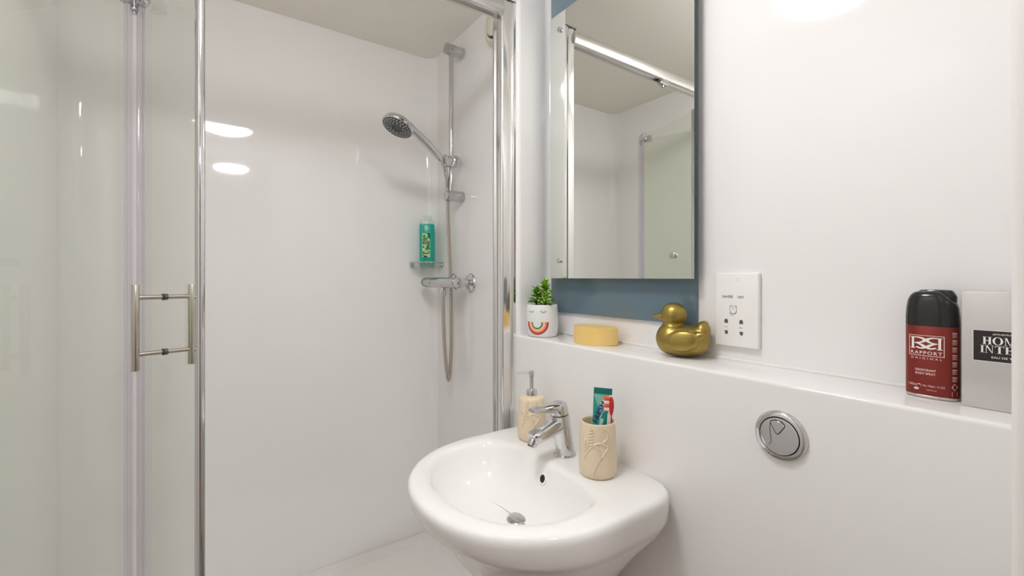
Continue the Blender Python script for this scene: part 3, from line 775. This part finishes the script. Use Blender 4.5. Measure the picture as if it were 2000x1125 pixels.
for r0, w, m_ in ((.0300, .0046, 'print_red'), (.0252, .0052, 'print_coral'), (.0203, .0048, 'print_cream'), (.0168, .0026, 'print_yellow'), (.0138, .0038, 'print_grey')):
    bm = B(); pts = [(-r0, .0425), (-r0, .040)] + [(r0*math.cos(a), .038+r0*.93*math.sin(a)) for a in [PI + PI*i/24 for i in range(25)]] + [(r0, .040), (r0, .0425)]
    stroke(bm, pts, w, fp); finish(bm, 'rainbow_stripe', m_, pot, smooth=None)
bm = B()
for cx in (-.018, .018):
    stroke(bm, [(cx+.0068*math.cos(a), .0745+.0052*math.sin(a)) for a in [PI*1.08 + PI*.84*i/10 for i in range(11)]], .0010, fp)
    for a in (1.12, 1.3, 1.5, 1.7, 1.88):
        c, s = math.cos(PI*a), math.sin(PI*a); stroke(bm, [(cx+.0068*c, .0745+.0052*s), (cx+.0095*c, .0745+.0082*s)], .0008, fp)
finish(bm, 'eyelashes', 'ink', pot, smooth=None)
# leaf meshes: a pointed, creased blade that curves outwards; shared by all leaves
def leaf_mesh(L, w, curl, m_):
    bm = B(); n = 6; rows = []
    for i in range(n+1):
        s = i/n; wd = w*max(.05, (math.sin(PI*min(1, s*.92+.08))**.75)); x = L*s*(1-.10*curl*s); z = L*(.42*s*curl*(1-s*.95)*2)
        rows.append([bm.verts.new((x, -wd, z+wd*.35)), bm.verts.new((x, 0, z)), bm.verts.new((x, wd, z+wd*.35))])
    for a, b in zip(rows, rows[1:]):
        bm.faces.new((a[0], b[0], b[1], a[1])); bm.faces.new((a[1], b[1], b[2], a[2]))
    me = bpy.data.meshes.new('leaf'); bm.to_mesh(me); bm.free(); me.materials.append(M[m_])
    me.polygons.foreach_set('use_smooth', [True]*len(me.polygons)); return me
LM = [leaf_mesh(.036, .0085, .7, 'leaf'), leaf_mesh(.032, .0092, .9, 'leaf'), leaf_mesh(.034, .0080, .6, 'leaf_dark')]
rt = Vector((math.cos(math.radians(34.98)), -math.sin(math.radians(34.98)), 0))     # along the shelf as seen from the doorway
for base, h, n, big, dark in ((rt*.0075+Vector((.004, .002, 0)), .066, 44, .92, .15), (rt*-.0150+Vector((-.004, -.002, 0)), .046, 30, .82, .6), (rt*.008+Vector((-.018, -.020, 0)), .026, 14, .8, .3)):
    bm = B(); tube(bm, [base+Z*.080, base+Z*(.080+h*.5)+rt*.001, base+Z*(.080+h)], [.0030, .0026, .0016], 8); finish(bm, 'stem', 'stem', t)
    for k in range(n):
        s = (k+.5)/n
        az = k*2.39996 + random.uniform(-.25, .25); el = math.radians(-6 + 66*s**1.9 + random.uniform(-8, 8))
        m_ = LM[2] if random.random() < dark*(1.15-s*.6) else LM[random.randrange(2)]
        o = bpy.data.objects.new('leaf', m_); COL.objects.link(o); o.parent = t
        o.location = base + Z*(.080 + h*(.20+.80*s))
        sc = big*(1.05-.28*s)*random.uniform(.88, 1.1); o.scale = (sc, sc, sc)
        o.rotation_euler = Matrix.Rotation(az, 3, 'Z').to_4x4().to_euler() if False else (Matrix.Rotation(az, 4, 'Z') @ Matrix.Rotation(-el, 4, 'Y') @ Matrix.Rotation(random.uniform(-.3, .3), 4, 'X')).to_euler()

# soap bar: a lens-shaped slice with one squared-off end
bm = B(); pts = []
for i in range(33):
    s = i/32; pts.append((.805 - .050*(1-abs(2*s-1)**2.3)**.62, .848 - .126*s))
front = pts[:]
pl_ = [(.8, .8475)] + [(x, y) for x, y in front[1:-1]] + [(.797, .7215), (.812, .7205)] + [(.83, .735), (.838, .76), (.838, .81), (.828, .838)]
prism(bm, pl_, SZ, SZ+.0425)
bm.transform(Matrix.Translation((.012, .013, 0)))
bmesh.ops.bevel(bm, geom=[e for e in bm.edges if abs(e.verts[0].co.z-e.verts[1].co.z) < 1e-6], offset=.0022, segments=3, affect='EDGES')
o = finish(bm, 'soap_bar', 'soap', smooth=30, loc=(.812, .797, SZ))
tag(o, 'yellow translucent soap bar lying on the shelf between pot and duck', 'soap')

# gold duck
t = thing('duck_ornament', 'gold painted duck ornament on the shelf facing the plant', 'ornament', (.826, .557, SZ), math.radians(111))
bm = B()
ellipsoid(bm, (0, 0, .033), (.050, .040, .034)); ellipsoid(bm, (.022, 0, .036), (.033, .036, .035)); ellipsoid(bm, (-.022, 0, .034), (.032, .036, .031))
ellipsoid(bm, (.021, 0, .060), (.0215, .0215, .022)); ellipsoid(bm, (.019, 0, .0868), (.0268, .0255, .0252))
ellipsoid(bm, (-.037, 0, .050), (.0165, .023, .026), Matrix.Rotation(math.radians(-8), 4, 'Y')); ellipsoid(bm, (-.041, 0, .0645), (.0095, .013, .0125), Matrix.Rotation(math.radians(-12), 4, 'Y'))
for s in (-1, 1):
    ellipsoid(bm, (-.006, s*.0345, .036), (.033, .0085, .021), Matrix.Rotation(math.radians(8), 4, 'Y'))
    ellipsoid(bm, (-.034, s*.028, .046), (.016, .008, .009), Matrix.Rotation(math.radians(25), 4, 'Y'))
bm = remesh(bm, .0016, 12)
for v in bm.verts:
    if v.co.z < .0012: v.co.z = max(0, v.co.z*.5) if v.co.z > 0 else 0
dk = finish(bm, 'body', 'gold', t, smooth=180)
bm = B()
br = []
for x, w, h, z in ((.034, .0135, .0115, .0845), (.043, .0130, .0085, .0825), (.050, .0125, .0058, .0812), (.0575, .0100, .0036, .0812), (.0635, .0050, .0020, .0824)):
    br.append([(x, w*math.cos(2*PI*i/24), z+h*math.sin(2*PI*i/24)) for i in range(24)])
loft(bm, br); finish(bm, 'bill', 'gold', t, smooth=60)
for s in (-1, 1):
    bm = B(); n = Vector((.62, s*.74, .20)).normalized(); c = Vector((.019, 0, .086)) + Vector((n.x*.0255, n.y*.0238, n.z*.0245))
    lathe(bm, [(.0042, -.001), (.0042, .0006), (.0034, .0010), (.0030, .0004), (.0024, .0006), (0, .0014)], c, n, 20); finish(bm, 'eye', 'gold', dk)

# deodorant can
t = thing('deodorant_can', 'maroon oval deodorant can with a black cap on the shelf', 'deodorant', (.831, .1715, SZ))
def ov(z, a=.0275, b=.0190, n=2.5, dx=0): return [(dx + p[0], p[1], p[2]) for p in sup(b, a, z, n, 64)]
bm = B(); loft(bm, [ov(0, .0258, .0174), ov(.001, .0272, .0188), ov(.0035, .0278, .0193), ov(.0045, .0272, .0188)]); finish(bm, 'base_rim', 'can_metal', t)
bm = B(); loft(bm, [ov(.0042), ov(.098), ov(.0992, .0268, .0184)]); cn = finish(bm, 'can', 'can_red', t)
bm = B()
def capr(z, k, dz=0):
    out = []
    for x, y, zz in ov(z, .0278*k, .0194*k):
        # the shoulder drops towards the right end where the nozzle sits
        out.append((x, y, zz - dz*max(0, (-y-.006)/.022)**1.5))
    return out
loft(bm, [ov(.0985, .0270, .0187), ov(.0992, .0277, .0193), capr(.112, .992), capr(.124, .965), capr(.134, .91, .006), capr(.140, .82, .012), capr(.144, .70, .014), capr(.1462, .52, .012), capr(.1468, .30, .006)])
cpz = finish(bm, 'cap', 'cap_black', t)
bm = B()
loft(bm, [ov(.130, .0235*.9, .013), ov(.139, .0215, .0115), ov(.1445, .019, .010), ov(.1475, .0165, .0085), ov(.1485, .010, .005)])
for v in bm.verts: v.co.y -= .0030; v.co.x += .004
finish(bm, 'spray_button', 'cap_black', cpz)
def fc(k=0, rot=0):
    def f(u, v):
        u = max(-.0269, min(.0269, u)); a, b, n = .0275, .0190, 2.5
        q = abs(u)/a; return (-(b*(1-q**n)**(1/n)) - .0002 - k*.0002, -u, v)
    return f
bm = B()
x0, x1, y0, y1 = -.0205, .0155, .058, .0855
for (a, b) in (((x0, y0), (x1, y0)), ((x0, y1), (x1, y1))):
    stroke(bm, [(a[0]+(b[0]-a[0])*i/10, a[1]) for i in range(11)], .0008, fc())
for x in (x0, x1): stroke(bm, [(x, y0-.0004), (x, y1+.0004)], .0008, fc())
finish(bm, 'emblem_frame', 'print_pink', cn, smooth=None)
bm = B(); ex = lambda u, v: fc(1)(x0+.0018+u*.0324, .0672+v*.0160)
for s in (0, 1):
    m_ = (lambda u: u) if s == 0 else (lambda u: 1-u)
    frect(bm, m_(.03), .04, m_(.115), .97, ex); frect(bm, m_(-.01), 0, m_(.155), .06, ex); frect(bm, m_(-.01), .94, m_(.12), 1, ex)
    cv = catmull([(m_(.10), .97, 0), (m_(.30), .965, 0), (m_(.44), .86, 0), (m_(.46), .72, 0), (m_(.34), .56, 0), (m_(.14), .50, 0)], 8)
    stroke(bm, [(p.x, p.y) for p in cv], [.07 + .06*math.sin(PI*i/(len(cv)-1)) for i in range(len(cv))], ex)
    cv = catmull([(m_(.14), .52, 0), (m_(.32), .40, 0), (m_(.50), .17, 0), (m_(.66), .06, 0), (m_(.82), .16, 0)], 8)
    stroke(bm, [(p.x, p.y) for p in cv], [.08 + .06*math.sin(PI*i/(len(cv)-1)) for i in range(len(cv))], ex)
finish(bm, 'emblem', 'print_white', cn, smooth=None)
bm = B()
text(bm, 'RAPPORT', .0325, -.0025, .0620, fc(1), .0046, spacing=1.25, bold=.02); text(bm, 'ORIGINAL', .0325, -.0025, .0545, fc(1), .0026, spacing=1.8, bold=.015)
text(bm, 'DEODORANT', .0215, -.0030, .0385, fc(1), .0030, bold=.02); text(bm, 'BODY SPRAY', .0210, -.0030, .0337, fc(1), .0030, bold=.02)
text(bm, '150ml', .0095, -.0165, .0175, fc(1), .0034); text(bm, 'e', .0035, -.0093, .0175, fc(1), .0034, bold=.04); text(bm, 'Net 100g/5.1 FL.OZ.', .0225, .0055, .0170, fc(1), .0034)
text(bm, 'MADE IN U.K.', .0105, .0035, .0118, fc(1), .0014)
poly(bm, [(-.0125+.0029*math.cos(2*PI*i/16), .0122+.0018*math.sin(2*PI*i/16)) for i in range(16)], fc(1))
# side column of small print blocks and a hazard diamond
for k in range(7):
    v = .091-k*.0098
    for j in range(5): stroke(bm, [(.0228, v-.0014*j), (.0243, v-.0014*j), (.0256, v-.0014*j), (.0264, v-.0014*j)], .0005 if j else .0010, fc(1))
d_ = [(.0246, .0235), (.0225, .0190), (.0246, .0145), (.0266, .0190)]; stroke(bm, d_, .0008, fc(1), True)
stroke(bm, [(.0226, .0075), (.0264, .0075), (.0264, .0125), (.0226, .0125)], .0004, fc(1), True)
finish(bm, 'lettering', 'print_pink', cn, smooth=None)

# perfume carton
BX, BY1, BY0 = .806, .1385, .062
t = thing('perfume_carton', 'silver fragrance carton with a black label at the right end of the shelf', 'box', (.828, .099, SZ))
bm = B(); box(bm, (BX, BY0, SZ), (.850, BY1, SZ+.1475), .0012, 2); bx = finish(bm, 'carton', 'silver_box', t, True)
fx = lambda k: (lambda u, v: (BX-.0003-k*.0002, BY1-u, SZ+v))
bm = B(); frect(bm, .0105, .060, .065, .0995, fx(.2)); finish(bm, 'label_border', 'print_white', bx, True, smooth=None)
bm = B(); frect(bm, .0112, .0608, .0643, .0987, fx(1)); finish(bm, 'label', 'label_black', bx, True, smooth=None)
bm = B()
def serif(ch, x, y, w, h, f):
    """one capital with thick and thin strokes and slab serifs"""
    R_ = lambda a, b, c, d: frect(bm, x+a*w, y+b*h, x+c*w, y+d*h, f)
    Q = lambda pts: poly(bm, [(x+a*w, y+b*h) for a, b in pts], f)
    sf = .05
    if ch == 'H':
        for a in (.10, .66): R_(a, 0, a+.24, 1); R_(a-.09, 0, a+.33, sf); R_(a-.09, 1-sf, a+.33, 1)
        R_(.3, .47, .7, .54)
    elif ch == 'I': R_(.28, 0, .72, 1); R_(.05, 0, .95, sf); R_(.05, 1-sf, .95, 1)
    elif ch == 'N':
        R_(.13, 0, .19, 1); R_(.78, 0, .84, 1); R_(.02, 0, .30, sf); R_(.68, 1-sf, .96, 1); R_(.0, 1-sf, .2, 1); Q([(.06, 1), (.30, 1), (.84, 0), (.76, 0)])
    elif ch == 'M':
        R_(.10, 0, .15, 1); R_(.72, 0, .90, 1); R_(.0, 0, .26, sf); R_(.62, 0, 1, sf); R_(0, 1-sf, .14, 1); R_(.85, 1-sf, 1, 1); Q([(.05, 1), (.24, 1), (.52, 0), (.47, 0)]); Q([(.47, 0), (.52, 0), (.80, 1), (.73, 1)])
    elif ch == 'T':
        R_(.38, 0, .62, 1); R_(.22, 0, .78, sf); R_(.03, .93, .97, 1); Q([(.03, 1), (.03, .72), (.16, .94)]); Q([(.97, 1), (.97, .72), (.84, .94)])
    elif ch == 'E':
        R_(.12, 0, .38, 1); R_(.02, 0, .5, sf); R_(.02, 1-sf, .5, 1); R_(.3, .94, .88, 1); R_(.3, 0, .92, .06); R_(.3, .47, .7, .53); Q([(.88, 1), (.88, .74), (.76, .95)]); Q([(.92, 0), (.95, .28), (.78, .05)]); Q([(.70, .36), (.70, .64), (.60, .50)])
    elif ch == 'O':
        n = 28; o_ = [(.5+.48*math.cos(2*PI*i/n), .5+.51*math.sin(2*PI*i/n)) for i in range(n)]; i_ = [(.5+.26*math.cos(2*PI*i/n), .5+.46*math.sin(2*PI*i/n)) for i in range(n)]
        for i in range(n): j = (i+1) % n; Q([o_[i], o_[j], i_[j], i_[i]])
    elif ch == 'S':
        cv = catmull([(.84, .76, 0), (.70, .92, 0), (.45, .95, 0), (.24, .80, 0), (.34, .60, 0), (.66, .42, 0), (.78, .22, 0), (.55, .05, 0), (.28, .07, 0), (.14, .26, 0)], 5)
        stroke(bm, [(x+p.x*w, y+p.y*h) for p in cv], [.0006 + .0010*math.sin(PI*i/(len(cv)-1))**2 for i in range(len(cv))], f)
cx_ = .0192
for ch, w in (('H', .0085), ('O', .0098), ('M', .0112), ('M', .0108), ('E', .0060)): serif(ch, cx_, .0815, w*.96, .0098, fx(2)); cx_ += w
cx_ = .0170
for ch, w in (('I', .0042), ('N', .0086), ('T', .0084), ('E', .0080), ('N', .0080), ('S', .0058), ('E', .0052)): serif(ch, cx_, .0710, w*.96, .0095, fx(2)); cx_ += w
text(bm, '#FINEFRAGRANCE', .032, .0440, .0945, fx(2), .0022); text(bm, 'EAU DE TOILETTE', .033, .0435, .0660, fx(2), .0025, bold=.01)
finish(bm, 'lettering', 'print_white', bx, True, smooth=None)
bm = B(); text(bm, '100ml 3.4 FL.OZ', .024, .0555, .0085, fx(1), .0018); finish(bm, 'small_lettering', 'ink_grey', bx, True, smooth=None)
